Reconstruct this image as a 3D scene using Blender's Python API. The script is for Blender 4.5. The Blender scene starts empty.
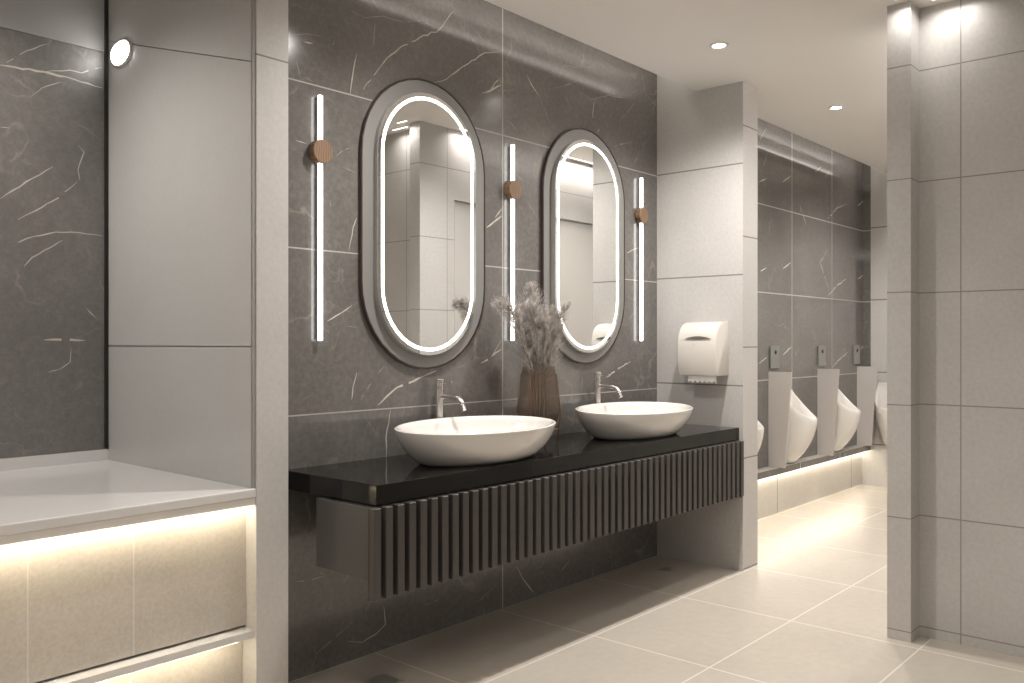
import bpy, bmesh, math, random
from mathutils import Vector, Matrix
random.seed(7)
S = bpy.context.scene
PI = math.pi
C = S.collection

# ---------------------------------------------------------------- camera, world, exposure
cam_d = bpy.data.cameras.new('camera'); cam = bpy.data.objects.new('camera', cam_d); C.objects.link(cam)
cam.location = (0, 0, 1.21)
cam.rotation_euler = (PI/2, 0, -math.radians(90-41.2974))
cam_d.sensor_width = 36; cam_d.lens = 872/1024*36; cam_d.clip_start = 0.02
S.camera = cam
w = bpy.data.worlds.new('world'); S.world = w; w.use_nodes = True
w.node_tree.nodes['Background'].inputs[0].default_value = (1, .97, .93, 1)
w.node_tree.nodes['Background'].inputs[1].default_value = 0.3
S.view_settings.view_transform = 'Standard'; S.view_settings.look = 'None'
S.view_settings.exposure = 0.32; S.view_settings.gamma = 1; S.view_settings.use_curve_mapping = False

CEIL = 2.58
def spot(name, x, y, z, power, ang, blend, col=(1, .955, .905), r=.05):
    l = bpy.data.lights.new(name, 'SPOT'); l.energy = power; l.spot_size = math.radians(ang); l.spot_blend = blend
    l.color = col; l.shadow_soft_size = r
    o = bpy.data.objects.new(name, l); C.objects.link(o); o.location = (x, y, z); return o
def area(name, x, y, z, sx, sy, power, col=(1, .955, .905), rot=(0, 0, 0)):
    l = bpy.data.lights.new(name, 'AREA'); l.shape = 'RECTANGLE'; l.size = sx; l.size_y = sy; l.energy = power; l.color = col
    o = bpy.data.objects.new(name, l); C.objects.link(o); o.location = (x, y, z); o.rotation_euler = rot; return o
SP = [(0.82, 1.94), (2.24, 1.94), (3.658, 1.94), (5.08, 1.94), (6.5, 1.94)]       # downlight row along the vanity
for x, y in SP:
    spot('downlight_lamp', x, y, CEIL-.03, 9 if x < 1 else 76, 151, 1.0)
LINES = [(3.985, 5.70, 1.248, 1.262, 8), (3.618, 3.630, 1.065, 1.15, .45), (3.722, 3.734, .90, 1.04, .45)]   # slot lights grazing the partition (x0, x1, y0, y1, W)
for x0, x1, y0, y1, pw in LINES:
    o = area('slot_lamp', (x0+x1)/2, (y0+y1)/2, CEIL-.006, x1-x0, y1-y0, pw); o.data.spread = math.radians(150)
spot('niche_fill_lamp', .7, 3.0, 2.70, 55, 140, .8)  # added fill from above to brighten the niche marble and ledge
FILL_PANELS = [(-.9, .9), (1.1, .3), (-.9, -.9), (1.8, -1.1)]                          # unseen ambient fill lamps added over and behind the camera
for x, y in FILL_PANELS:
    area('ceiling_fill_lamp', x, y, CEIL-.03, .55, .55, 4.5)

# ---------------------------------------------------------------- materials
def mat(name, col=(.5, .5, .5), rough=.5, metal=0, spec=.5, emit=None, es=0, coat=0, trans=0, alpha=1, ior=1.5):
    m = bpy.data.materials.new(name); m.use_nodes = True
    b = m.node_tree.nodes['Principled BSDF']
    b.inputs['Base Color'].default_value = (*col, 1); b.inputs['Roughness'].default_value = rough
    b.inputs['Metallic'].default_value = metal; b.inputs['Specular IOR Level'].default_value = spec
    b.inputs['IOR'].default_value = ior
    b.inputs['Coat Weight'].default_value = coat; b.inputs['Transmission Weight'].default_value = trans
    if emit: b.inputs['Emission Color'].default_value = (*emit, 1); b.inputs['Emission Strength'].default_value = es
    return m
class NT:
    def __init__(s, m): s.t = m.node_tree; s.n = s.t.nodes; s.l = s.t.links; s.b = s.n['Principled BSDF']
    def new(s, t, **k):
        n = s.n.new(t)
        for a, v in k.items(): setattr(n, a, v)
        return n
    def math(s, op, a, b=None, c=None):
        n = s.new('ShaderNodeMath', operation=op)
        for i, v in enumerate((a, b, c)):
            if v is None: continue
            if isinstance(v, (int, float)): n.inputs[i].default_value = v
            else: s.l.new(v, n.inputs[i])
        return n.outputs[0]
    def pos(s):
        g = s.new('ShaderNodeNewGeometry'); return g.outputs['Position']
    def noise(s, scale, detail=3, rough=.5, vec=None, dist=0):
        n = s.new('ShaderNodeTexNoise'); n.inputs['Scale'].default_value = scale; n.inputs['Detail'].default_value = detail
        n.inputs['Roughness'].default_value = rough; n.inputs['Distortion'].default_value = dist
        s.l.new(vec if vec else s.pos(), n.inputs['Vector']); return n.outputs['Fac']
    def ramp(s, v, stops):
        r = s.new('ShaderNodeValToRGB'); s.l.new(v, r.inputs[0]); e = r.color_ramp.elements
        while len(e) < len(stops): e.new(.5)
        for i, (p, c) in enumerate(stops):
            e[i].position = p; e[i].color = (*c, 1) if len(c) == 3 else c
        return r.outputs[0]
    def mix(s, f, a, b):
        n = s.new('ShaderNodeMix', data_type='RGBA')
        for i, v in ((0, f), (6, a), (7, b)):
            if isinstance(v, (int, float)): n.inputs[i].default_value = v
            elif isinstance(v, tuple): n.inputs[i].default_value = (*v, 1)
            else: s.l.new(v, n.inputs[i])
        return n.outputs[2]
    def grid(s, specs):
        """specs: (axis, spacing, offset, half width) -> 1 on grout"""
        sp = s.new('ShaderNodeSeparateXYZ'); s.l.new(s.pos(), sp.inputs[0]); out = None
        for ax, step, off, hw in specs:
            v = s.math('DIVIDE', s.math('SUBTRACT', sp.outputs[ax], off), step)
            v = s.math('SUBTRACT', v, s.math('ROUND', v))
            v = s.math('LESS_THAN', s.math('MULTIPLY', s.math('ABSOLUTE', v), step), hw)
            out = v if out is None else s.math('MAXIMUM', out, v)
        return out
def bump(n, h, strength, dist=.002):
    b = n.new('ShaderNodeBump'); b.inputs['Strength'].default_value = strength; b.inputs['Distance'].default_value = dist
    n.l.new(h, b.inputs['Height']); n.l.new(b.outputs[0], n.b.inputs['Normal'])

def marble(name, specs, seed=0, rough=.15, ior=1.7):
    m = mat(name, rough=rough, ior=ior); n = NT(m)
    mp = n.new('ShaderNodeVectorMath', operation='ADD'); n.l.new(n.pos(), mp.inputs[0]); mp.inputs[1].default_value = (seed*3.1, seed*1.7, seed*.9)
    p = mp.outputs[0]
    big = n.noise(1.6, 5, .6, p, .4); fine = n.noise(45, 8, .8, p)
    f = n.math('ADD', n.math('MULTIPLY', big, .42), n.math('MULTIPLY', fine, .58))
    base = n.ramp(f, [(.32, (.100, .094, .088)), (.5, (.152, .143, .134)), (.68, (.222, .209, .197))])
    # hairline veins: warped cell edges broken up by noise
    wn = n.new('ShaderNodeTexNoise'); wn.inputs['Scale'].default_value = 2.2; wn.inputs['Detail'].default_value = 6; n.l.new(p, wn.inputs['Vector'])
    sc = n.new('ShaderNodeVectorMath', operation='SCALE'); sc.inputs['Scale'].default_value = .55; n.l.new(wn.outputs['Color'], sc.inputs[0])
    ad = n.new('ShaderNodeVectorMath', operation='ADD'); n.l.new(p, ad.inputs[0]); n.l.new(sc.outputs[0], ad.inputs[1])
    vo = n.new('ShaderNodeTexVoronoi', feature='DISTANCE_TO_EDGE'); vo.inputs['Scale'].default_value = 2.6; n.l.new(ad.outputs[0], vo.inputs['Vector'])
    v = n.math('SUBTRACT', 1, n.math('MULTIPLY', vo.outputs['Distance'], 55)); v = n.math('MAXIMUM', v, 0)
    brk = n.ramp(n.noise(5, 3, .6, p), [(.5, (0, 0, 0)), (.66, (1, 1, 1))])
    col = n.mix(n.math('MULTIPLY', n.math('MULTIPLY', v, brk), .4), base, (.42, .37, .32))
    vo2 = n.new('ShaderNodeTexVoronoi', feature='DISTANCE_TO_EDGE'); vo2.inputs['Scale'].default_value = 7.5; n.l.new(ad.outputs[0], vo2.inputs['Vector'])
    v2 = n.math('MAXIMUM', n.math('SUBTRACT', 1, n.math('MULTIPLY', vo2.outputs['Distance'], 26)), 0)
    brk2 = n.ramp(n.noise(3.3, 4, .65, p), [(.52, (0, 0, 0)), (.72, (1, 1, 1))])
    col = n.mix(n.math('MULTIPLY', n.math('MULTIPLY', v2, brk2), .34), col, (.42, .38, .34))
    g = n.grid(specs)
    col = n.mix(g, col, (.42, .39, .36))
    n.l.new(col, n.b.inputs['Base Color'])
    n.l.new(n.math('ADD', n.math('MULTIPLY', g, .4), rough), n.b.inputs['Roughness'])
    return m
def tile(name, col, specs, grout=(.23, .20, .18), rough=.42, mot=.08, scale=60):
    m = mat(name, rough=rough); n = NT(m)
    f = n.math('ADD', n.math('MULTIPLY', n.noise(scale, 5, .65), .6), n.math('MULTIPLY', n.noise(3, 3), .4))
    lo = tuple(c*(1-mot) for c in col); hi = tuple(min(1, c*(1+mot)) for c in col)
    c = n.ramp(f, [(.35, lo), (.65, hi)])
    if specs:
        g = n.grid(specs); c = n.mix(g, c, grout)
        bump(n, n.math('SUBTRACT', 1, g), .25, .001)
    n.l.new(c, n.b.inputs['Base Color']); return m

LT = (.58, .56, .54)
M = {}
M['marble_main'] = marble('dark_marble', [(2, 5, .945, .0026), (2, 5, 1.545, .0026), (2, 5, 2.145, .0026), (0, 1.31, 2.941, .003)], 0)
M['marble_urinal'] = marble('dark_marble_far', [(2, .6, .345, .0035), (0, .752, 6.073, .0035)], 2, .07, 1.9)
M['marble_niche'] = marble('dark_marble_niche', [(2, 30, 9, .001)], 5, .45)
M['vein'] = mat('pale_vein', (.56, .51, .45), .3)
M['vein_faint'] = mat('faint_vein', (.33, .30, .27), .25)
M['tile_pier'] = tile('tile_pier', LT, [(2, .5865, .39, .0035)])
M['tile_pier_end'] = tile('tile_pier_end', LT, [(2, .585, .595, .0035)])
M['tile_part'] = tile('tile_partition', LT, [(2, .4565, .04, .0025), (1, .6, .952, .0022), (0, 1.9, 3.925, .0022)], (.30, .27, .25))
M['tile_far'] = tile('tile_far', LT, [(2, .607, .346, .005)])
M['tile_base'] = tile('tile_base', (.70, .67, .62), [(0, 1.42, 5.86, .004)])
M['panel'] = tile('niche_panel', (.52, .51, .495), None, rough=.22, mot=.03)
M['jamb'] = tile('jamb_tile', LT, [(2, 30, 2.128, .003)])
M['bench_tile'] = tile('bench_tile', (.52, .48, .43), [(0, 4, 1.183, .0018), (0, 4, .896, .0018), (0, 4, .58, .0018)], (.62, .59, .55), rough=.6, mot=.12, scale=90)
M['white_stone'] = tile('white_stone', (.70, .685, .67), None, rough=.16, mot=.02)
M['paint'] = mat('ceiling_paint', (.80, .775, .74), .75)
M['paint_grey'] = mat('grey_paint', (.33, .32, .31), .6)
M['floor'] = tile('floor_tile', (.57, .515, .445), [(0, .72, 2.915, .0035), (1, .526, 1.586, .0032)], (.80, .75, .66), rough=.27, mot=.05, scale=25)
M['shadow_gap_black'] = mat('shadow_gap_black', (.012, .011, .01), .4)
M['granite'] = mat('black_granite', (.012, .0105, .0095), .07, spec=.38)
n = NT(M['granite']); n.l.new(n.ramp(n.noise(180, 4, .7), [(.45, (.005, .0045, .004)), (.75, (.016, .014, .012))]), n.b.inputs['Base Color'])
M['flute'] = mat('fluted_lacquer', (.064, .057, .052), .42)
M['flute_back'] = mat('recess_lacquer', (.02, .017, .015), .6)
M['cab'] = mat('cabinet_lacquer', (.075, .073, .070), .35)
M['ceramic'] = mat('ceramic', (.78, .75, .715), .12, coat=.3)
M['chrome'] = mat('chrome', (.86, .84, .81), .2, 1)
M['steel'] = mat('brushed_steel', (.46, .47, .46), .32, .9)
M['mirror'] = mat('mirror_glass', (.86, .86, .85), .0, 1)
M['mirror_edge'] = mat('mirror_slab_edge', (.30, .29, .28), .3)
M['frame'] = mat('mirror_frame_grey', (.245, .24, .23), .45)
M['rim'] = mat('mirror_rim_bronze', (.045, .030, .026), .35)
M['led'] = mat('led_white', (1, 1, 1), .5, emit=(1, .985, .97), es=3.5)
M['ledring'] = mat('led_ring_white', (1, 1, 1), .5, emit=(1, .985, .97), es=2.6)
M['ledwarm'] = mat('led_warm', (1, 1, 1), .5, emit=(1, .88, .66), es=24)
M['ledwarm_far'] = mat('led_warm_far', (1, 1, 1), .5, emit=(1, .90, .72), es=15)
M['lamp'] = mat('lamp_lens', (1, 1, 1), .5, emit=(1, .97, .92), es=14)
M['fill_panel_lens'] = mat('fill_panel_lens', (1, 1, 1), .5, emit=(1, .95, .88), es=3)
M['panel_glint'] = mat('panel_glint_glow', (1, 1, 1), .5, emit=(1, .98, .95), es=12)  # glow of the downlight reflection laid on the niche panel
M['slot_lens'] = mat('slot_lens', (1, 1, 1), .5, emit=(1, .96, .9), es=3)
M['trimw'] = mat('white_trim', (.72, .70, .67), .35)
M['wood'] = mat('oak', (.3, .18, .1), .5)
n = NT(M['wood'])
wv = n.new('ShaderNodeTexWave'); wv.inputs['Scale'].default_value = 30; wv.inputs['Distortion'].default_value = 5; wv.inputs['Detail'].default_value = 3
n.l.new(n.pos(), wv.inputs['Vector']); n.l.new(n.ramp(wv.outputs['Fac'], [(.1, (.19, .115, .068)), (.9, (.27, .17, .10))]), n.b.inputs['Base Color'])
M['smoke'] = mat('smoked_glass', (.66, .58, .51), .06, trans=.94, ior=1.12)
M['copper'] = mat('copper', (.36, .19, .11), .35, 1)
M['plume'] = mat('dried_plume', (.30, .265, .245), .9)
n = NT(M['plume']); n.l.new(n.ramp(n.noise(60, 2), [(.3, (.45, .42, .40)), (.7, (.74, .69, .65))]), n.b.inputs['Base Color'])
M['stem'] = mat('dried_stem', (.26, .19, .12), .8)
M['plastic'] = mat('dispenser_plastic', (.76, .72, .67), .25, coat=.2)
M['slot'] = mat('smoked_window', (.16, .145, .13), .15)
M['paper'] = mat('paper', (.62, .59, .56), .9)
M['frost'] = mat('frosted_divider', (.55, .52, .49), .3)
M['drain'] = mat('drain_steel', (.42, .40, .36), .5, .2)
M['dark'] = mat('dark_hole', (.01, .01, .01), .8)
M['door'] = mat('door_white', (.58, .56, .53), .35)

# ---------------------------------------------------------------- mesh helpers
def obj(name, bm, m, parent=None, smooth=False, ang=35):
    bmesh.ops.recalc_face_normals(bm, faces=bm.faces)
    me = bpy.data.meshes.new(name)
    if smooth:
        for f in bm.faces: f.smooth = True
        for e in bm.edges:
            if len(e.link_faces) == 2 and e.calc_face_angle(0) > math.radians(ang): e.smooth = False
    bm.to_mesh(me); bm.free()
    for k in (m if isinstance(m, (list, tuple)) else [m]): me.materials.append(k)
    o = bpy.data.objects.new(name, me); C.objects.link(o)
    if parent: o.parent = parent
    return o
def tag(o, label=None, cat=None, group=None, kind=None):
    if label: o['label'] = label
    if cat: o['category'] = cat
    if group: o['group'] = group
    if kind: o['kind'] = kind
    return o
def thing(name, loc, label, cat, group=None, rz=0):
    o = bpy.data.objects.new(name, None); C.objects.link(o); o.location = loc; o.rotation_euler.z = rz
    o.empty_display_size = .05
    return tag(o, label, cat, group)
def struct(name, bm, m, label=None, cat=None, smooth=False):
    o = obj(name, bm, m, smooth=smooth); o['kind'] = 'structure'
    if label: o['label'] = label
    if cat: o['category'] = cat
    return o
def box(bm, x0, x1, y0, y1, z0, z1, bev=0, seg=2):
    r = bmesh.ops.create_cube(bm, size=1, matrix=Matrix.Translation(((x0+x1)/2, (y0+y1)/2, (z0+z1)/2)) @ Matrix.Diagonal((x1-x0, y1-y0, z1-z0, 1)))
    if bev:
        es = list({e for v in r['verts'] for e in v.link_edges})
        bmesh.ops.bevel(bm, geom=es, offset=bev, segments=seg, affect='EDGES', profile=.5)
def B(*a, **k):
    bm = bmesh.new(); box(bm, *a, **k); return bm
def prism(bm, pts, axis, a0, a1):
    """extrude 2-D outline pts along axis (0 x: pts=(y,z); 1 y: pts=(x,z); 2 z: pts=(x,y))"""
    def P(p, a): return (a, p[0], p[1]) if axis == 0 else ((p[0], a, p[1]) if axis == 1 else (p[0], p[1], a))
    v0 = [bm.verts.new(P(p, a0)) for p in pts]; v1 = [bm.verts.new(P(p, a1)) for p in pts]
    k = len(pts); bm.faces.new(v0); bm.faces.new(v1)
    for i in range(k): bm.faces.new((v0[i], v0[(i+1) % k], v1[(i+1) % k], v1[i]))
def rings(bm, loops, close=True, cap0=True, cap1=True):
    vs = [[bm.verts.new(p) for p in L] for L in loops]; k = len(loops[0])
    for a, b in zip(vs[:-1], vs[1:]):
        for i in range(k if close else k-1):
            bm.faces.new((a[i], a[(i+1) % k], b[(i+1) % k], b[i]))
    if cap0: bm.faces.new(vs[0])
    if cap1: bm.faces.new(vs[-1])
    return vs
def circ(cx, cy, cz, r, axis=2, n=24, ry=None):
    ry = ry or r; out = []
    for i in range(n):
        a = 2*PI*i/n; u, v = r*math.cos(a), ry*math.sin(a)
        out.append((cx+u, cy+v, cz) if axis == 2 else ((cx+u, cy, cz+v) if axis == 1 else (cx, cy+u, cz+v)))
    return out
def cyl(bm, cx, cy, z0, z1, r, n=24, bev=.0):
    L = []
    if bev: L += [circ(cx, cy, z0, r-bev, n=n), circ(cx, cy, z0+bev, r, n=n), circ(cx, cy, z1-bev, r, n=n), circ(cx, cy, z1, r-bev, n=n)]
    else: L += [circ(cx, cy, z0, r, n=n), circ(cx, cy, z1, r, n=n)]
    rings(bm, L)
def tube(bm, pts, rad, n=10):
    pts = [Vector(p) for p in pts]; L = []; up = Vector((0, 0, 1))
    for i, p in enumerate(pts):
        d = (pts[min(i+1, len(pts)-1)]-pts[max(i-1, 0)]).normalized()
        a = up if abs(d.z) < .9 else Vector((1, 0, 0))
        s = d.cross(a).normalized(); t = s.cross(d).normalized()
        r = rad[i] if isinstance(rad, (list, tuple)) else rad
        L.append([p+s*r*math.cos(2*PI*k/n)+t*r*math.sin(2*PI*k/n) for k in range(n)])
    rings(bm, L)
def stadium(cx, cz, w, h, y, n=20):
    r = w/2; s = h/2-r; P = []
    for i in range(n+1):
        a = PI*i/n; P.append((cx+r*math.cos(a), y, cz+s+r*math.sin(a)))
    for i in range(n+1):
        a = PI+PI*i/n; P.append((cx+r*math.cos(a), y, cz-s+r*math.sin(a)))
    return P
def ribbons(bm, y, veins, mi=1, seed=3, k0=.75):
    """inlaid pale veins as hairline strips on a wall facing -Y; veins: (half width, [(x, z), ...])"""
    rnd = random.Random(seed)
    for hw, pts in veins:
        # refine with jitter so that the veins wander
        fine = [pts[0]]
        for a, b in zip(pts[:-1], pts[1:]):
            L = math.hypot(b[0]-a[0], b[1]-a[1]); k = max(2, int(L/.025))
            for i in range(1, k+1):
                t = i/k; j = 0 if i == k else L*.02
                fine.append((a[0]+(b[0]-a[0])*t+rnd.uniform(-j, j), a[1]+(b[1]-a[1])*t+rnd.uniform(-j, j)))
        vs = []
        for i, p in enumerate(fine):
            a, b = fine[max(i-1, 0)], fine[min(i+1, len(fine)-1)]
            d = Vector((b[0]-a[0], b[1]-a[1])).normalized(); nx, nz = -d.y, d.x
            t = i/(len(fine)-1); ww = hw*k0*(.25+.75*math.sin(PI*min(1, max(0, t)))**.6)*rnd.uniform(.55, 1.25)
            vs.append((bm.verts.new((p[0]+nx*ww, y, p[1]+nz*ww)), bm.verts.new((p[0]-nx*ww, y, p[1]-nz*ww))))
        faint = hw < .003 or (.004 > hw) and rnd.random() < .4
        for a, b in zip(vs[:-1], vs[1:]):
            if rnd.random() < (.22 if faint else .05): continue
            f = bm.faces.new((a[0], b[0], b[1], a[1])); f.material_index = 2 if faint else mi

# ---------------------------------------------------------------- the setting
VEINS = {'main':[(0.0035,[(2.077,2.149),(2.091,2.235),(2.108,2.306)]),(0.0035,[(2.188,2.354),(2.198,2.448)]),(0.0035,[(2.119,2.158),(2.228,2.29),(2.257,2.326),(2.342,2.399),(2.545,2.518),(2.623,2.614)]),(0.0022,[(2.077,2.465),(2.148,2.456),(2.235,2.487),(2.342,2.493),(2.437,2.525),(2.545,2.518)]),(0.0035,[(2.503,2.282),(2.588,2.32),(2.676,2.39),(2.824,2.49),(2.923,2.518)]),(0.0055,[(2.805,2.307),(2.852,2.325),(2.93,2.37)]),(0.0035,[(2.857,2.327),(2.89,2.37),(2.93,2.406)]),(0.0022,[(1.809,2.3),(1.877,2.322),(1.943,2.33)]),(0.0035,[(1.868,2.291),(1.907,2.295)]),(0.0022,[(1.988,2.292),(2.004,2.333)]),(0.0035,[(1.834,1.929),(1.877,1.926)]),(0.0035,[(2.009,1.899),(2.038,1.925),(2.076,1.943)]),(0.0022,[(2.043,1.866),(2.104,1.852)]),(0.0035,[(2.07,1.552),(2.09,1.642),(2.108,1.683)]),(0.0022,[(1.988,1.691),(1.983,1.734)]),(0.0035,[(1.969,1.284),(2.036,1.318),(2.084,1.347)]),(0.0022,[(2.057,1.268),(2.112,1.263)]),(0.0035,[(2.084,0.988),(2.09,1.037),(2.108,1.091)]),(0.0035,[(2.126,0.986),(2.191,1.066),(2.243,1.111)]),(0.0055,[(2.213,0.962),(2.253,0.991),(2.31,1.027),(2.373,1.042),(2.457,1.068),(2.528,1.088)]),(0.0055,[(2.833,1.715),(2.881,1.745),(2.934,1.778)]),(0.0035,[(2.89,1.766),(2.934,1.811)]),(0.0055,[(2.795,1.114),(2.842,1.13),(2.9,1.162),(2.934,1.175)]),(0.0035,[(2.861,1.136),(2.896,1.176),(2.93,1.215)]),(0.0035,[(3.11,2.458),(3.141,2.421),(3.196,2.381)]),(0.0022,[(3.196,2.381),(3.274,2.277)]),(0.0022,[(2.957,2.217),(2.998,2.211),(3.047,2.18)]),(0.0022,[(3.319,2.442),(3.447,2.492),(3.544,2.543)]),(0.0022,[(3.52,2.472),(3.618,2.448),(3.776,2.504),(3.936,2.522),(4.054,2.596)]),(0.0035,[(3.632,2.353),(3.644,2.446)]),(0.0035,[(3.67,2.286),(3.691,2.311)]),(0.0035,[(3.802,2.232),(3.898,2.268),(3.996,2.296)]),(0.0022,[(3.11,1.87),(3.175,1.809)]),(0.0035,[(3.94,1.687),(4.069,1.73)]),(0.0022,[(4.064,1.405),(3.936,1.31)]),(0.0055,[(3.75,1.022),(3.884,1.072),(3.982,1.102)]),(0.0035,[(3.532,0.952),(3.545,1.026)]),(0.0035,[(2.244,0.701),(2.256,0.796),(2.253,0.831),(2.278,0.943)]),(0.0022,[(1.833,0.35),(1.901,0.344),(1.965,0.345)]),(0.0022,[(1.929,0.37),(1.965,0.345)]),(0.0022,[(1.918,0.067),(1.986,0.099),(2.088,0.145)]),(0.0035,[(2.062,0.08),(2.133,0.056),(2.201,0.07),(2.25,0.096),(2.242,0.172)]),(0.0035,[(2.194,-0.008),(2.201,0.054)]),(0.0022,[(2.605,0.191),(2.539,0.131),(2.423,0.121)]),(0.0022,[(2.902,0.119),(2.769,0.064)]),(0.0035,[(3.04,0.166),(3.09,0.098),(3.16,0.023)]),(0.0035,[(3.626,-0.012),(3.644,0.077)]),(0.0022,[(3.361,0.082),(3.442,0.126)]),(0.0022,[(4.227,2.578),(4.196,2.465)]),(0.0022,[(4.034,2.532),(3.965,2.463),(3.879,2.393)]),(0.0022,[(3.401,2.42),(3.458,2.362)]),(0.0022,[(4.074,1.923),(4.155,1.977)]),(0.0022,[(1.834,2.217),(1.851,2.168),(1.907,2.155)]),(0.0022,[(2.903,2.072),(2.923,1.994)]),(0.0022,[(4.074,2.265),(3.994,2.154)])],'urinal':[(0.006,[(5.539,2.29),(5.653,2.33)]),(0.006,[(5.912,2.341),(6.056,2.404)]),(0.006,[(7.387,2.343),(7.509,2.4)]),(0.006,[(6.744,2.169),(6.923,2.27),(7.122,2.328)]),(0.006,[(5.539,1.677),(5.653,1.718)]),(0.006,[(5.912,1.724),(6.056,1.779)]),(0.006,[(7.387,1.73),(7.509,1.773)]),(0.006,[(6.744,1.565),(6.923,1.652),(7.122,1.721)]),(0.006,[(5.539,1.06),(5.659,1.103)]),(0.006,[(5.92,1.114),(6.068,1.177)]),(0.006,[(7.415,1.122),(7.532,1.189)]),(0.006,[(6.826,1.001),(6.946,1.057),(7.153,1.119)]),(0.003,[(5.678,2.529),(5.616,2.417),(5.554,2.36)]),(0.003,[(6.704,2.427),(6.744,2.276),(6.744,2.174)]),(0.003,[(6.49,2.496),(6.625,2.562)]),(0.003,[(6.744,1.925),(6.586,1.82),(6.764,1.613)]),(0.003,[(5.741,2.088),(5.678,1.944)]),(0.003,[(6.213,2.213),(6.322,2.077)]),(0.003,[(6.704,1.416),(6.764,1.222),(6.744,1.026)]),(0.003,[(5.554,2.577),(5.647,2.675)])],'niche':[(0.009,[(1.153,2.215),(1.303,2.225),(1.409,2.222),(1.521,2.212)]),(0.004,[(1.173,2.227),(1.241,2.288),(1.318,2.334)]),(0.005,[(1.303,2.225),(1.398,2.254),(1.442,2.253),(1.519,2.293)]),(0.004,[(1.257,2.122),(1.298,2.164),(1.366,2.201)]),(0.006,[(1.153,1.728),(1.241,1.803),(1.335,1.872)]),(0.005,[(1.212,1.659),(1.272,1.698),(1.356,1.758),(1.426,1.829)]),(0.006,[(1.186,1.557),(1.242,1.592),(1.345,1.626),(1.431,1.632),(1.521,1.627)]),(0.005,[(1.232,1.486),(1.261,1.523),(1.372,1.598)]),(0.01,[(1.303,1.216),(1.366,1.217),(1.454,1.214)]),(0.004,[(1.318,1.095),(1.361,1.105),(1.398,1.131),(1.401,1.189)]),(0.004,[(1.153,1.99),(1.186,1.992)]),(0.004,[(1.427,1.971),(1.45,1.947),(1.427,1.874),(1.435,1.832)]),(0.003,[(1.193,2.159),(1.254,2.195)]),(0.004,[(1.457,1.341),(1.496,1.302)])]}
XE = 7.515
struct('floor', B(-2.4, XE+.1, -2.4, 2.66, -.1, 0), M['floor'])
bm = bmesh.new()                                   # dropped ceiling with its open cove along the marble walls
box(bm, -2.4, XE+.1, -2.4, 2.395, CEIL, 2.735); struct('ceiling', bm, M['paint'])
struct('ceiling_cove', B(-2.4, XE+.1, -2.4, 3.6, 2.736, 2.83), M['paint'])
t = thing('cove_fill_strip', (2.97, 2.395, 2.62), 'slim fill light strip added unseen in the ceiling cove above the vanity', 'light strip')
obj('housing', B(-1.26, 1.26, -.0005+.001, .022, -.012, .012), M['trimw'], t)
area('cove_fill_lamp', 2.97, 2.406, 2.634, 2.5, .015, 2, rot=(PI, 0, 0))  # added fill aimed up to brighten the cove ceiling, source unseen
area('cove_fill_lamp', 5.97, 2.406, 2.634, 3.0, .015, 2, rot=(PI, 0, 0))
t = thing('cove_fill_strip', (5.97, 2.395, 2.62), 'slim fill light strip added unseen in the ceiling cove above the urinals', 'light strip')
obj('housing', B(-1.52, 1.52, -.0005+.001, .022, -.012, .012), M['trimw'], t)
# main marble wall
bm = B(1.674, 4.25, 2.64, 2.76, 0, 2.735); ribbons(bm, 2.6396, VEINS['main']); struct('wall_marble', bm, [M['marble_main'], M['vein'], M['vein_faint']])
# white pier between vanity and urinals
bm = bmesh.new(); prism(bm, [(2.115, 0), (2.76, 0), (2.76, 2.735), (2.396, 2.735), (2.396, CEIL), (2.115, CEIL)], 0, 4.249, 4.42)
bmesh.ops.recalc_face_normals(bm, faces=bm.faces)
for f in bm.faces:
    if abs(f.normal.y) > .5: f.material_index = 1
struct('wall_pier', bm, [M['tile_pier'], M['tile_pier_end']])
# urinal wall: marble above a recessed tiled base
bm = B(4.42, XE, 2.64, 2.76, .296, 2.735); ribbons(bm, 2.6396, VEINS['urinal']); struct('wall_urinal', bm, [M['marble_urinal'], M['vein'], M['vein_faint']])
struct('wall_urinal_base', B(4.42, XE, 2.655, 2.76, 0, .295), M['tile_base'])
bm = bmesh.new(); prism(bm, [(1.0, 0), (2.76, 0), (2.76, 2.735), (2.396, 2.735), (2.396, CEIL), (1.0, CEIL)], 0, XE, XE+.1)
struct('wall_far', bm, M['tile_far'])
struct('trim_marble_return', B(XE-.006, XE-.0005, 2.578, 2.6395, .35, 2.7345), M['marble_urinal'])
# partition with a pilaster and the double door on its far side
bm = bmesh.new()
prism(bm, [(3.688, 1.108), (3.688, 1.20), (3.99, 1.20), (3.99, 1.180), (5.71, 1.180), (5.71, 1.20), (XE, 1.20), (XE, 1.0), (3.95, 1.0), (3.95, -2.4), (3.80, -2.4), (3.80, 1.108)], 2, 0, CEIL)
struct('wall_partition', bm, M['tile_part'])
struct('trim_door_head', B(3.99, 5.71, 1.1805, 1.20, 2.125, CEIL-.0005), M['tile_part'])
for k, (a, b) in enumerate(((4.0, 4.848), (4.852, 5.70))):
    d = struct('door_%d' % (k+1), B(a, b, 1.181, 1.193, .008, 2.095, bev=.002), M['door'])
    bm = bmesh.new(); hx = 4.80 if k == 0 else 4.90
    tube(bm, [(hx, 1.193, .85), (hx, 1.23, .86), (hx, 1.23, 1.24), (hx, 1.193, 1.25)], .009)
    obj('door_handle', bm, M['chrome'], d, True)
# outer shell of the room behind and beside the camera
struct('wall_left', B(-2.5, -2.4, -2.4, 2.45, 0, CEIL), M['tile_far'])
struct('wall_rear', B(-2.4, 3.95, -2.5, -2.4, 0, CEIL), M['tile_far'])
struct('wall_niche_front', B(-2.4, -.7, 2.45, 2.66, 0, 2.735), M['jamb'])
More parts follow.
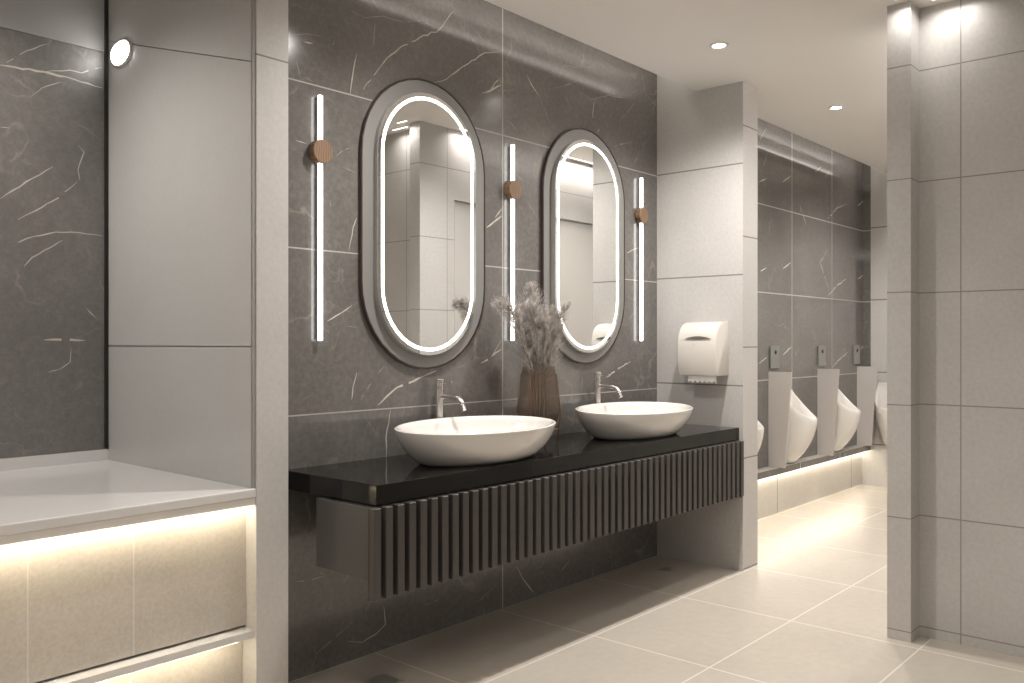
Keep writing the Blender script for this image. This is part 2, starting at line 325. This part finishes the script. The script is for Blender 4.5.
# the niche on the left: side panels, jamb, marble back
YB = 3.49
struct('wall_niche_left', B(-.8, -.7, 2.66, YB+.1, 0, 2.735), M['panel'])
bm = B(-.7, 1.54, YB, YB+.1, .785, 2.353); ribbons(bm, YB-.0004, VEINS['niche'], k0=.42); struct('wall_niche_back', bm, [M['marble_niche'], M['vein'], M['vein_faint']])
struct('wall_niche_back_upper', B(-.7, 1.54, YB, YB+.1, 2.355, 2.735), M['paint_grey'])
struct('wall_jamb', B(1.552, 1.673, 2.45, YB+.1, 0, 2.735, bev=.002), M['jamb'])
for nm, pts in (('lower', [(2.462, .742), (YB-.012, .742), (YB-.012, 1.190), (2.462, 1.192)]),
                ('middle', [(2.462, 1.195), (YB-.012, 1.195), (YB-.012, 2.398), (2.462, 2.102)]),
                ('upper', [(2.462, 2.105), (YB-.012, 2.401), (YB-.012, 2.735), (2.462, 2.735)])):
    bm = bmesh.new(); prism(bm, pts, 0, 1.540, 1.552); struct('wall_niche_panel_'+nm, bm, M['panel'])
struct('trim_shadow_gap', B(1.528, 1.5395, YB-.012, YB-.0005, .79, 2.735), M['shadow_gap_black'])  # near-black strip in place of the shadow gap at the marble edge
struct('trim_niche_upstand', B(-.7, 1.5515, YB-.010, YB+.1, .742, .784), M['white_stone'])
struct('trim_jamb_joint', B(1.5425, 1.5515, 2.4535, 2.4615, .742, 2.735), M['paint_grey'])
# lit bench front under the ledge
struct('wall_bench_upper', B(-.7, 1.551, 2.508, 2.62, .294, .711), M['bench_tile'])
struct('wall_bench_lower', B(-.7, 1.551, 2.528, 2.62, 0, .262), M['bench_tile'])
t = thing('stone_ledge', (.42, 2.45, .69), 'thick white stone ledge of the left niche, glowing along its underside', 'ledge')
bm = B(-.7-.42, 1.5515-.42, -.002, YB-.0105-2.45, .022, .0515, bev=.004); obj('slab', bm, M['white_stone'], t)
obj('apron', B(-.7-.42, 1.5515-.42, .004, .011, -.002, .0215), M['paint'], t)
obj('light_strip', B(-.69-.42, 1.545-.42, .014, .026, .010, .0215), M['ledwarm'], t)
t = thing('stone_step', (.42, 2.45, .262), 'slim white stone step below the ledge on the left, lit from beneath', 'ledge')
obj('slab', B(-.7-.42, 1.5515-.42, .012, .12, .0005, .0235), M['white_stone'], t)
obj('light_strip', B(-.69-.42, 1.50-.42, .022, .032, -.0035, -.0002), M['ledwarm'], t)
# glowing oval stands in for a downlight reflection on the glossy niche side panel
t = thing('panel_reflection', (1.54, 3.36, 2.325), 'glowing oval added as a downlight reflection high on the grey niche side panel', 'wall light')
bm = bmesh.new(); rings(bm, [circ(0, 0, 0, .085, 0, 32, .052), circ(-.006, 0, 0, .085, 0, 32, .052), circ(-.009, 0, 0, .078, 0, 32, .046)]); obj('rim', bm, M['trimw'], t)  # pale edge of the added reflection oval
bm = bmesh.new(); rings(bm, [circ(-.0095, 0, 0, .077, 0, 32, .045), circ(-.018, 0, 0, .060, 0, 32, .035)]); obj('lens', bm, M['panel_glint'], t)

# ---------------------------------------------------------------- ceiling lights
def downlight(x, y, label, r=.033, grp=None):
    t = thing('downlight', (x, y, CEIL), label, 'ceiling light', grp)
    bm = bmesh.new(); rings(bm, [circ(0, 0, 0, r+.012), circ(0, 0, -.004, r+.010), circ(0, 0, -.006, r), circ(0, 0, -.001, r-.004)], cap0=False, cap1=False); obj('bezel', bm, M['trimw'], t, True)
    bm = bmesh.new(); rings(bm, [circ(0, 0, -.0008, r-.004), circ(0, 0, -.004, r-.008)]); obj('lens', bm, M['lamp'], t)
    return t
downlight(*SP[2], 'round recessed ceiling downlight above the floor in front of the white pier, nearer of two')
downlight(*SP[3], 'round recessed ceiling downlight near the urinal wall, farther of two')
for x, y in (SP[0], SP[1], SP[4]): downlight(x, y, 'round recessed ceiling downlight outside the picture', grp='downlights out of view')
for (x0, x1, y0, y1, pw), lab in zip(LINES, ('long slot light grazing the wall above the doors', 'short slot light beside the pilaster', 'short slot light over the tiled partition face')):
    t = thing('slot_light', ((x0+x1)/2, (y0+y1)/2, CEIL), lab, 'ceiling light')
    a, b = (x1-x0)/2, (y1-y0)/2
    obj('channel', B(-a-.004, a+.004, -b-.004, b+.004, -.004, -.0005), M['trimw'], t); obj('lens', B(-a, a, -b, b, -.0052, -.0042), M['slot_lens'], t)
t = thing('downlight', (.7, 3.0, 2.735), 'round fill downlight added in the top of the left niche, outside the picture', 'ceiling light')  # unseen fixture made up for the added niche fill
bm = bmesh.new(); rings(bm, [circ(0, 0, 0, .045), circ(0, 0, -.005, .042)]); obj('bezel', bm, M['trimw'], t)
bm = bmesh.new(); rings(bm, [circ(0, 0, -.0052, .034), circ(0, 0, -.007, .032)]); obj('lens', bm, M['lamp'], t)
for x, y in FILL_PANELS:
    t = thing('ceiling_fill_panel', (x, y, CEIL), 'square fill light added on the ceiling, unseen behind the camera', 'ceiling light', 'fill lights added behind the camera')
    obj('housing', B(-.3, .3, -.3, .3, -.012, -.0005, bev=.003), M['trimw'], t); obj('diffuser', B(-.28, .28, -.28, .28, -.016, -.0125), M['fill_panel_lens'], t)

# ---------------------------------------------------------------- vanity
t = thing('vanity_unit', (1.748, 2.105, .40), 'dark wall-hung vanity unit with a vertically fluted front', 'vanity cabinet')
W = 4.241-1.748
bm = B(0.014, W, .026, .315, .058, .2865); obj('body', bm, M['cab'], t)
bm = bmesh.new(); N = 51; pitch = (W-.030)/(N-1)
for i in range(N): box(bm, i*pitch, i*pitch+.030, 0, .0245, .0, .289, bev=.002, seg=1)
obj('fluted_front', bm, M['flute'], t)
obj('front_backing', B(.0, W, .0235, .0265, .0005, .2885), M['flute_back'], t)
obj('mounting_rail', B(.25, W-.25, .316, .534, .12, .26), M['flute_back'], t)
t = thing('stone_countertop', (1.784, 2.136, .690), 'polished black stone countertop with thick front edge', 'countertop')
bm = B(0, 4.2485-1.784, 0, .5035, 0, .066, bev=.0015, seg=1)
obj('slab', bm, M['granite'], t)

def basin_bm(a=.388, b=.222, fa=.275, fb=.15, h=.125, lift=.020):
    bm = bmesh.new(); n = 64; L = []
    def ring(ra, rb, z, k=0):
        P = []
        for i in range(n):
            th = 2*PI*i/n; x, y = ra*math.cos(th), rb*math.sin(th)
            P.append((x, y, z+k*lift*(.5+.5*math.sin(th))))
        return P
    for t_ in (0, .06, .14, .25, .38, .52, .66, .8, .92, 1):
        s = math.sin(t_*PI/2)**.72 if t_ > 0 else 0
        q = s*.75+t_*.25
        L.append(ring(fa+(a-fa)*q, fb+(b-fb)*q, .001+h*t_*.965, t_))
    L.append(ring(a-.003, b-.003, h*.99, 1)); L.append(ring(a-.009, b-.009, h*.998, 1)); L.append(ring(a-.013, b-.013, h*.975, 1))
    for t_ in (.9, .78, .62, .45, .3, .18, .1):
        q = math.sin(t_*PI/2)**.62
        L.append(ring((a-.016)*q*.98, (b-.016)*q*.98, .022+(h*.95-.022)*(t_**1.5), t_**2))
    L.append(ring(.028, .028, .022)); L.append(ring(.022, .022, .020))
    rings(bm, L); return bm
def basin(x, y, label):
    t = thing('vessel_basin', (x, y, .756), label, 'wash basin', 'oval basins on the black countertop')
    obj('bowl', basin_bm(), M['ceramic'], t, True, 50)
    bm = bmesh.new(); rings(bm, [circ(0, 0, .0205, .021), circ(0, 0, .026, .021), circ(0, 0, .028, .017)]); obj('drain', bm, M['chrome'], t, True)
    return t
basin(2.455, 2.325, 'white oval vessel basin, the nearer one on the black countertop')
basin(3.575, 2.34, 'white oval vessel basin, the farther one, in front of the second mirror')
def faucet(x, label):
    t = thing('faucet', (x, 2.592, .756), label, 'faucet', 'tall chrome faucets behind the basins')
    bm = bmesh.new(); cyl(bm, 0, 0, .0005, .006, .026, bev=.002); cyl(bm, 0, 0, .006, .262, .0185, bev=.001); obj('body', bm, M['chrome'], t, True)
    bm = bmesh.new(); cyl(bm, 0, 0, .264, .300, .0185, bev=.002); cap = obj('cartridge_cap', bm, M['chrome'], t, True)
    bm = bmesh.new(); tube(bm, [(0, -.014, .286), (.002, -.07, .290)], [.0045, .0035]); obj('lever', bm, M['chrome'], cap, True)
    bm = bmesh.new(); P = [(0, -.010, .228), (0, -.06, .228), (0, -.095, .226)]
    for i in range(1, 8):
        a = i/7*math.radians(72); P.append((0, -.095-.045*math.sin(a), .226-.045*(1-math.cos(a))))
    P.append((0, -.145, .178)); tube(bm, P, [.0095]*len(P), 14); obj('spout', bm, M['chrome'], t, True)
faucet(2.497, 'tall chrome faucet behind the nearer basin')
faucet(3.604, 'tall chrome faucet behind the farther basin')

# ---------------------------------------------------------------- mirrors
def band(bm, o, i, y0, y1):
    """closed ring between outlines o and i, between depths y0 (front) and y1 (back)"""
    A = [o(y1), o(y0), i(y0), i(y1)]
    vs = [[bm.verts.new(p) for p in L] for L in A]; k = len(A[0])
    for q in range(4):
        a, b = vs[q], vs[(q+1) % 4]
        for j in range(k): bm.faces.new((a[j], a[(j+1) % k], b[(j+1) % k], b[j]))
def mirror(x, label):
    z = 1.690; t = thing('mirror', (x, 2.64, z), label, 'mirror', 'lit capsule mirrors')
    Wd, Hd = .692, 1.188
    st = lambda w_, h_: (lambda y: stadium(0, 0, w_, h_, y))
    bm = bmesh.new(); band(bm, st(Wd, Hd), st(Wd-.012, Hd-.012), -.017, -.0005); obj('rim', bm, M['rim'], t, True)
    bm = bmesh.new(); f = st(Wd-.013, Hd-.013); rings(bm, [f(-.001), f(-.014), st(Wd-.017, Hd-.017)(-.0155)]); obj('frame', bm, M['frame'], t, True)
    w2, h2 = .548, 1.070; zo = -.003
    def st2(w_, h_): return lambda y: [(p[0]-.010, p[1], p[2]+zo) for p in stadium(0, 0, w_, h_, y)]
    bm = bmesh.new(); rings(bm, [st2(w2, h2)(-.016), st2(w2, h2)(-.036), st2(w2-.003, h2-.003)(-.0375)]); obj('backing', bm, M['mirror_edge'], t, True)
    bm = bmesh.new(); rings(bm, [st2(w2-.004, h2-.004)(-.0377), st2(w2-.004, h2-.004)(-.0395)]); obj('mirror_glass', bm, M['mirror'], t)
    bm = bmesh.new(); i1, i2 = .036, .062
    band(bm, st2(w2-i1, h2-i1), st2(w2-i2, h2-i2), -.0410, -.0396); obj('light_ring', bm, M['ledring'], t, True)
mirror(2.462, 'capsule-shaped mirror with a glowing ring and grey frame, the larger and nearer one')
mirror(3.556, 'capsule-shaped mirror with a glowing ring, the farther one next to the white pier')

# ---------------------------------------------------------------- sconces
def sconce(x, label):
    t = thing('wall_sconce', (x, 2.64, 1.90), label, 'wall light', 'vertical light bars beside the mirrors')
    bm = bmesh.new(); L = []
    for y, r in ((-.0005, .036), (-.008, .043), (-.036, .043), (-.038, .041)): L.append(circ(0, y, 0, r, 1, 32))
    rings(bm, L); obj('wooden_disc', bm, M['wood'], t, True)
    obj('light_bar', B(-.008, .008, -.026, -.012, -.687, .207, bev=.003), M['led'], t)
    obj('bar_back', B(-.006, .006, -.0115, -.0005, -.683, .203), M['steel'], t)
sconce(1.925, 'glowing vertical light bar with a wooden disc, leftmost of the three, beside the white jamb')
sconce(2.988, 'glowing vertical light bar with a wooden disc between the two mirrors')
sconce(4.058, 'glowing vertical light bar with a wooden disc beside the white pier')

# ---------------------------------------------------------------- vase and plumes
VX, VY = 2.992, 2.47
t = thing('glass_vase', (VX, VY, .756), 'smoky brown faceted glass vase in a thin copper stand', 'vase')
bm = bmesh.new(); NF = 10
prof = [(.062, .045), (.098, .135), (.098, .15), (.074, .345)]
inn = [(.070, .345), (.094, .15), (.094, .137), (.058, .052)]
rings(bm, [circ(0, 0, z, r, n=NF) for r, z in prof+inn]); obj('glass_body', bm, M['smoke'], t)
for k in range(4):
    a = math.radians(20+90*k); ca, sa = math.cos(a), math.sin(a)
    bm = bmesh.new(); tube(bm, [(.086*ca, .086*sa, .003), (.103*ca, .103*sa, .142), (.082*ca, .082*sa, .31)], .0028, 8); obj('leg', bm, M['copper'], t, True)
bm = bmesh.new(); tube(bm, [(.094*math.cos(2*PI*i/32), .094*math.sin(2*PI*i/32), .07) for i in range(33)], .0025, 6); obj('stand_ring', bm, M['copper'], t, True)
def plume(dx, dy, top, lean, droop, label, grp='pampas stems in the vase', ln=.30, wd=.045, dens=420):
    """a feathery head on a bending stem, from inside the vase outwards"""
    t = thing('pampas_stem', (VX, VY, .756), label, 'dried plant', grp)
    base = Vector((dx*.15, dy*.15, .06)); tip = Vector((lean[0], lean[1], top)); mid = Vector((dx*.6, dy*.6, .345))
    P = []
    for i in range(21):
        s = i/20
        p = (1-s)**2*base+2*s*(1-s)*(mid+Vector((0, 0, top*.32)))+s*s*tip
        p.z -= droop*max(0, s-.6)**2*4
        P.append(p)
    # keep the stem inside the neck where it leaves the vase
    for p in P:
        if p.z < .36:
            r = math.hypot(p.x, p.y); lim = .045
            if r > lim: p.x *= lim/r; p.y *= lim/r
    bm = bmesh.new(); tube(bm, P, [.0018]*21, 6); obj('stem', bm, M['stem'], t)
    cum = [0]
    for a, b in zip(P[:-1], P[1:]): cum.append(cum[-1]+(b-a).length)
    tot = cum[-1]; s0 = max(0, tot-ln)
    def at(d):
        for i in range(20):
            if cum[i+1] >= d: f = (d-cum[i])/(cum[i+1]-cum[i]+1e-9); return P[i].lerp(P[i+1], f), (P[i+1]-P[i]).normalized()
        return P[-1], (P[-1]-P[-2]).normalized()
    bm = bmesh.new(); rnd = random.Random(str((dx, dy, top)))
    for k in range(dens):
        s = rnd.random()**.85; p, d = at(s0+ln*s)
        a = rnd.uniform(0, 2*PI); ref = Vector((0, 0, 1)) if abs(d.z) < .8 else Vector((1, 0, 0))
        u = d.cross(ref).normalized(); v = d.cross(u); side = u*math.cos(a)+v*math.sin(a)
        env = (math.sin(PI*min(1, .16+.84*s))**.7+.12)*wd
        L = env*rnd.uniform(.55, 1.2)*1.25
        q0 = p; q1 = p+side*L*.5+d*L*.28; q2 = p+side*L*.92+d*L*.8-Vector((0, 0, L*.10))
        if q2.y > 2.618-VY: continue
        wv_ = d.cross(side)*rnd.uniform(.0010, .0022)
        w2_ = side.cross(d).cross(side).normalized()*rnd.uniform(.0006, .0013)
        for wq in (wv_, w2_):
            A = [bm.verts.new(q0-wq*.6), bm.verts.new(q0+wq*.6), bm.verts.new(q1+wq), bm.verts.new(q1-wq)]; bm.faces.new(A)
            T = bm.verts.new(q2); bm.faces.new((A[3], A[2], T))
        # little barbs
        for bq in range(5):
            f = rnd.uniform(.3, .9); c0 = q0.lerp(q2, f); dd = (side*rnd.uniform(-.3, 1)+d*1.2+v*rnd.uniform(-.8, .8)).normalized()*.015
            bm.faces.new((bm.verts.new(c0), bm.verts.new(c0+dd+wv_*.5), bm.verts.new(c0+dd-wv_*.5)))
    pl = obj('plume', bm, M['plume'], t)
    return t
shared = 'feathery dried pampas stem in the middle of the bunch in the smoked glass vase'
plume(-.01, .01, .705, (-.03, .02), 0, 'tallest feathery dried pampas stem, upright in the middle of the smoked glass vase', ln=.33, wd=.062, dens=460)
plume(-.17, -.02, .69, (-.275, .01), .12, 'feathery dried pampas stem bending far left out of the smoked glass vase', ln=.27, wd=.042, dens=340)
plume(.06, -.05, .62, (.085, -.10), 0, 'feathery dried pampas stem leaning furthest right across the second mirror', ln=.28, wd=.036, dens=300)
for dx, dy, tp, ln_ in ((-.05, -.04, .62, (-.09, -.03)), (.03, -.03, .60, (.035, -.05)), (-.03, .03, .61, (-.055, .04)), (.04, .02, .60, (.05, .03)), (0, -.05, .55, (-.03, -.07)), (-.06, .01, .53, (-.12, .01)), (.05, -.03, .52, (.07, -.06))):
    plume(dx, dy, tp, ln_, 0, shared, 'pampas stems in the middle of the bunch', ln=.26, wd=.060, dens=330)

# ---------------------------------------------------------------- paper dispenser
t = thing('paper_towel_dispenser', (4.249, 2.322, 1.03), 'white paper towel dispenser with curved front on the pier', 'dispenser')
y0, y1 = 2.176-2.30, 2.412-2.30
def dprof(k=1.0):
    P = [(-.001, 0)]
    P += [(-.118, 0), (-.128, .03), (-.134, .08), (-.137, .13), (-.134, .18), (-.124, .22), (-.106, .252), (-.078, .274), (-.045, .284), (-.001, .287)]
    return P
bm = bmesh.new()
P = dprof(); L = []
for yy, sc in ((y0, 0), (y0+.003, 1), (y1-.012, 1), (y1-.004, .6), (y1, 0)):
    q = []
    for (x, z) in P:
        ins = .006*(1-sc)
        q.append((min(-.001, x+ins*1.2 if x < -.01 else x), yy, z+(ins if z < .05 and x < -.01 else (-ins if z > .2 else 0))))
    L.append(q)
rings(bm, L); cover = obj('cover', bm, M['plastic'], t, True, 45)
bm = bmesh.new(); n_ = 16; pts = []
for i in range(n_+1): s = i/n_; pts.append((y1-.052-(.150)*s, .196+.012*math.sin(PI*s)))
for i in range(n_+1): s = 1-i/n_; pts.append((y1-.052-(.150)*s, .196-.005*math.sin(PI*s)))
pts = pts[:n_+1]+pts[n_+2:-1]
prism(bm, pts, 0, -.1375, -.126); obj('level_window', bm, M['slot'], cover)
bm = bmesh.new(); rings(bm, [circ(-.130, .005, .166, .006, 0, 16), circ(-.1372, .005, .166, .005, 0, 16)]); obj('lock_button', bm, M['trimw'], cover)
bm = bmesh.new(); z0 = -.042; pts = [(y0+.012, .002), (y0+.012, z0)]
k = 12
for i in range(1, k+1): pts.append((y0+.012+(y1-y0-.070)*i/k, z0+(.015 if i % 2 else 0)))
pts.append((y1-.058, .002)); prism(bm, pts, 0, -.112, -.110); obj('paper_sheet', bm, M['paper'], t)

# ---------------------------------------------------------------- urinals
UY = 2.64; LZ = .347
t = thing('urinal_ledge', (4.42, 2.577, .296), 'shallow dark marble ledge running under the urinals, lit below', 'ledge')
obj('slab', B(.0005, XE-4.42-.0005, 0, .0625, 0, .051, bev=.001, seg=1), M['marble_urinal'], t)
obj('light_strip', B(.002, XE-4.42-.002, .050, .070, -.009, -.0005), M['ledwarm_far'], t)
def urinal_bm():
    """wall at y=0, projecting to -y; base at z=0"""
    bm = bmesh.new(); n = 28; ht, tip, dep, hw = .515, .318, .232, .118
    def loop(w_, d_, z_, slope, yb=-.001):      # D-shaped loop, corners at the wall
        P = []
        for i in range(n+1):
            th = PI*i/n; c, q = math.cos(th), math.sin(th)
            P.append((w_*math.copysign(abs(c)**.92, c), min(yb, -d_*q**1.12-.001), z_+slope*(1-q)**1.25))
        return P
    L = []
    for s in (0, .06, .14, .25, .38, .52, .66, .8, .92, 1):
        wq = .06+(hw-.06)*math.sin(s*PI/2)**.8; dq = .05+(dep-.05)*math.sin(s*PI/2)**.75
        L.append(loop(wq, dq, .001+(tip-.001)*s, (ht-tip)*s**1.3))
    L.append(loop(hw-.003, dep-.003, tip+.005, ht-tip, -.001))
    L.append(loop(hw-.012, dep-.013, tip+.004, ht-tip-.004, -.014))
    for s in (.85, .65, .45, .25):
        L.append(loop((hw-.015)*(.45+.55*s), (dep-.016)*(.35+.65*s), .13+(tip-.13)*s, (ht-tip-.01)*s+.005, -.016))
    rings(bm, L); return bm
proto = thing('urinal', (5.945, UY, LZ+.001), 'white ceramic wall urinal between the first and second dividers', 'urinal', 'white urinals')
obj('bowl', urinal_bm(), M['ceramic'], proto, True, 50)
bm = bmesh.new(); tube(bm, [(0, -.012, .47), (0, -.03, .468), (0, -.032, .448)], .009, 10); obj('water_inlet', bm, M['chrome'], proto, True)
def copy_thing(o, loc, rz, label, group=None):
    c = o.copy(); C.objects.link(c); c.location = loc; c.rotation_euler.z = rz; c['label'] = label
    if group: c['group'] = group
    for ch in o.children:
        d = ch.copy(); C.objects.link(d); d.parent = c
        for g in ch.children:
            e = g.copy(); C.objects.link(e); e.parent = d
    return c
copy_thing(proto, (5.105, UY, LZ+.001), 0, 'white ceramic wall urinal, nearest one, mostly hidden behind the white pier')
copy_thing(proto, (6.785, UY, LZ+.001), 0, 'white ceramic wall urinal between the second and third dividers')
copy_thing(proto, (XE-.007, 2.40, LZ+.001), -PI/2, 'white ceramic urinal on the light far wall behind the last divider')
dv = None
for x, lab in ((5.69, 'pale urinal divider nearest the white pier'), (6.54, 'middle pale urinal divider of the three'), (7.37, 'pale urinal divider farthest from the pier, near the far wall')):
    if dv is None:
        bm = bmesh.new(); prism(bm, [(-.0005, .001), (-.120, .001), (-.166, .648), (-.160, .655), (-.0005, .655)], 0, -.006, .006)
        dv = obj('urinal_divider', bm, M['frost']); dv.location = (x, UY, LZ); tag(dv, lab, 'divider', 'urinal dividers')
    else: copy_thing(dv, (x, UY, LZ), 0, lab)
fp = None
for x, lab in ((5.764, 'steel sensor flush plate, nearest one above the urinals'), (6.594, 'steel sensor flush plate, middle one of three'), (7.33, 'steel sensor flush plate, farthest one beside the light far wall')):
    if fp is None:
        fp = thing('flush_plate', (x, UY, 1.101), lab, 'flush plate', 'flush plates above the urinals')
        pl_ = obj('plate', B(-.066, .066, -.016, -.0005, -.078, .078, bev=.003), M['steel'], fp)
        bm = bmesh.new(); rings(bm, [circ(0, -.014, .034, .016, 1), circ(0, -.0185, .034, .014, 1)]); obj('sensor', bm, M['dark'], pl_)
    else: copy_thing(fp, (x, UY, 1.101), 0, lab)

# ---------------------------------------------------------------- floor drains
def drain(x, y, s, label):
    t = thing('floor_drain', (x, y, 0), label, 'floor drain')
    obj('frame', B(-s, s, -s, s, .0003, .002), M['drain'], t)
    bm = bmesh.new(); k = 7
    for i in range(k):
        a = -s*.85+i*2*s*.85/k
        for j in range(k): b_ = -s*.85+j*2*s*.85/k; box(bm, a+.001, a+2*s*.85/k-.003, b_+.001, b_+2*s*.85/k-.003, .0021, .0026)
    obj('grate', bm, M['steel'], t)
drain(4.025, 2.445, .038, 'small square steel floor drain in the corner under the vanity by the pier')
drain(2.03, 2.40, .055, 'square mesh floor drain under the near end of the vanity')
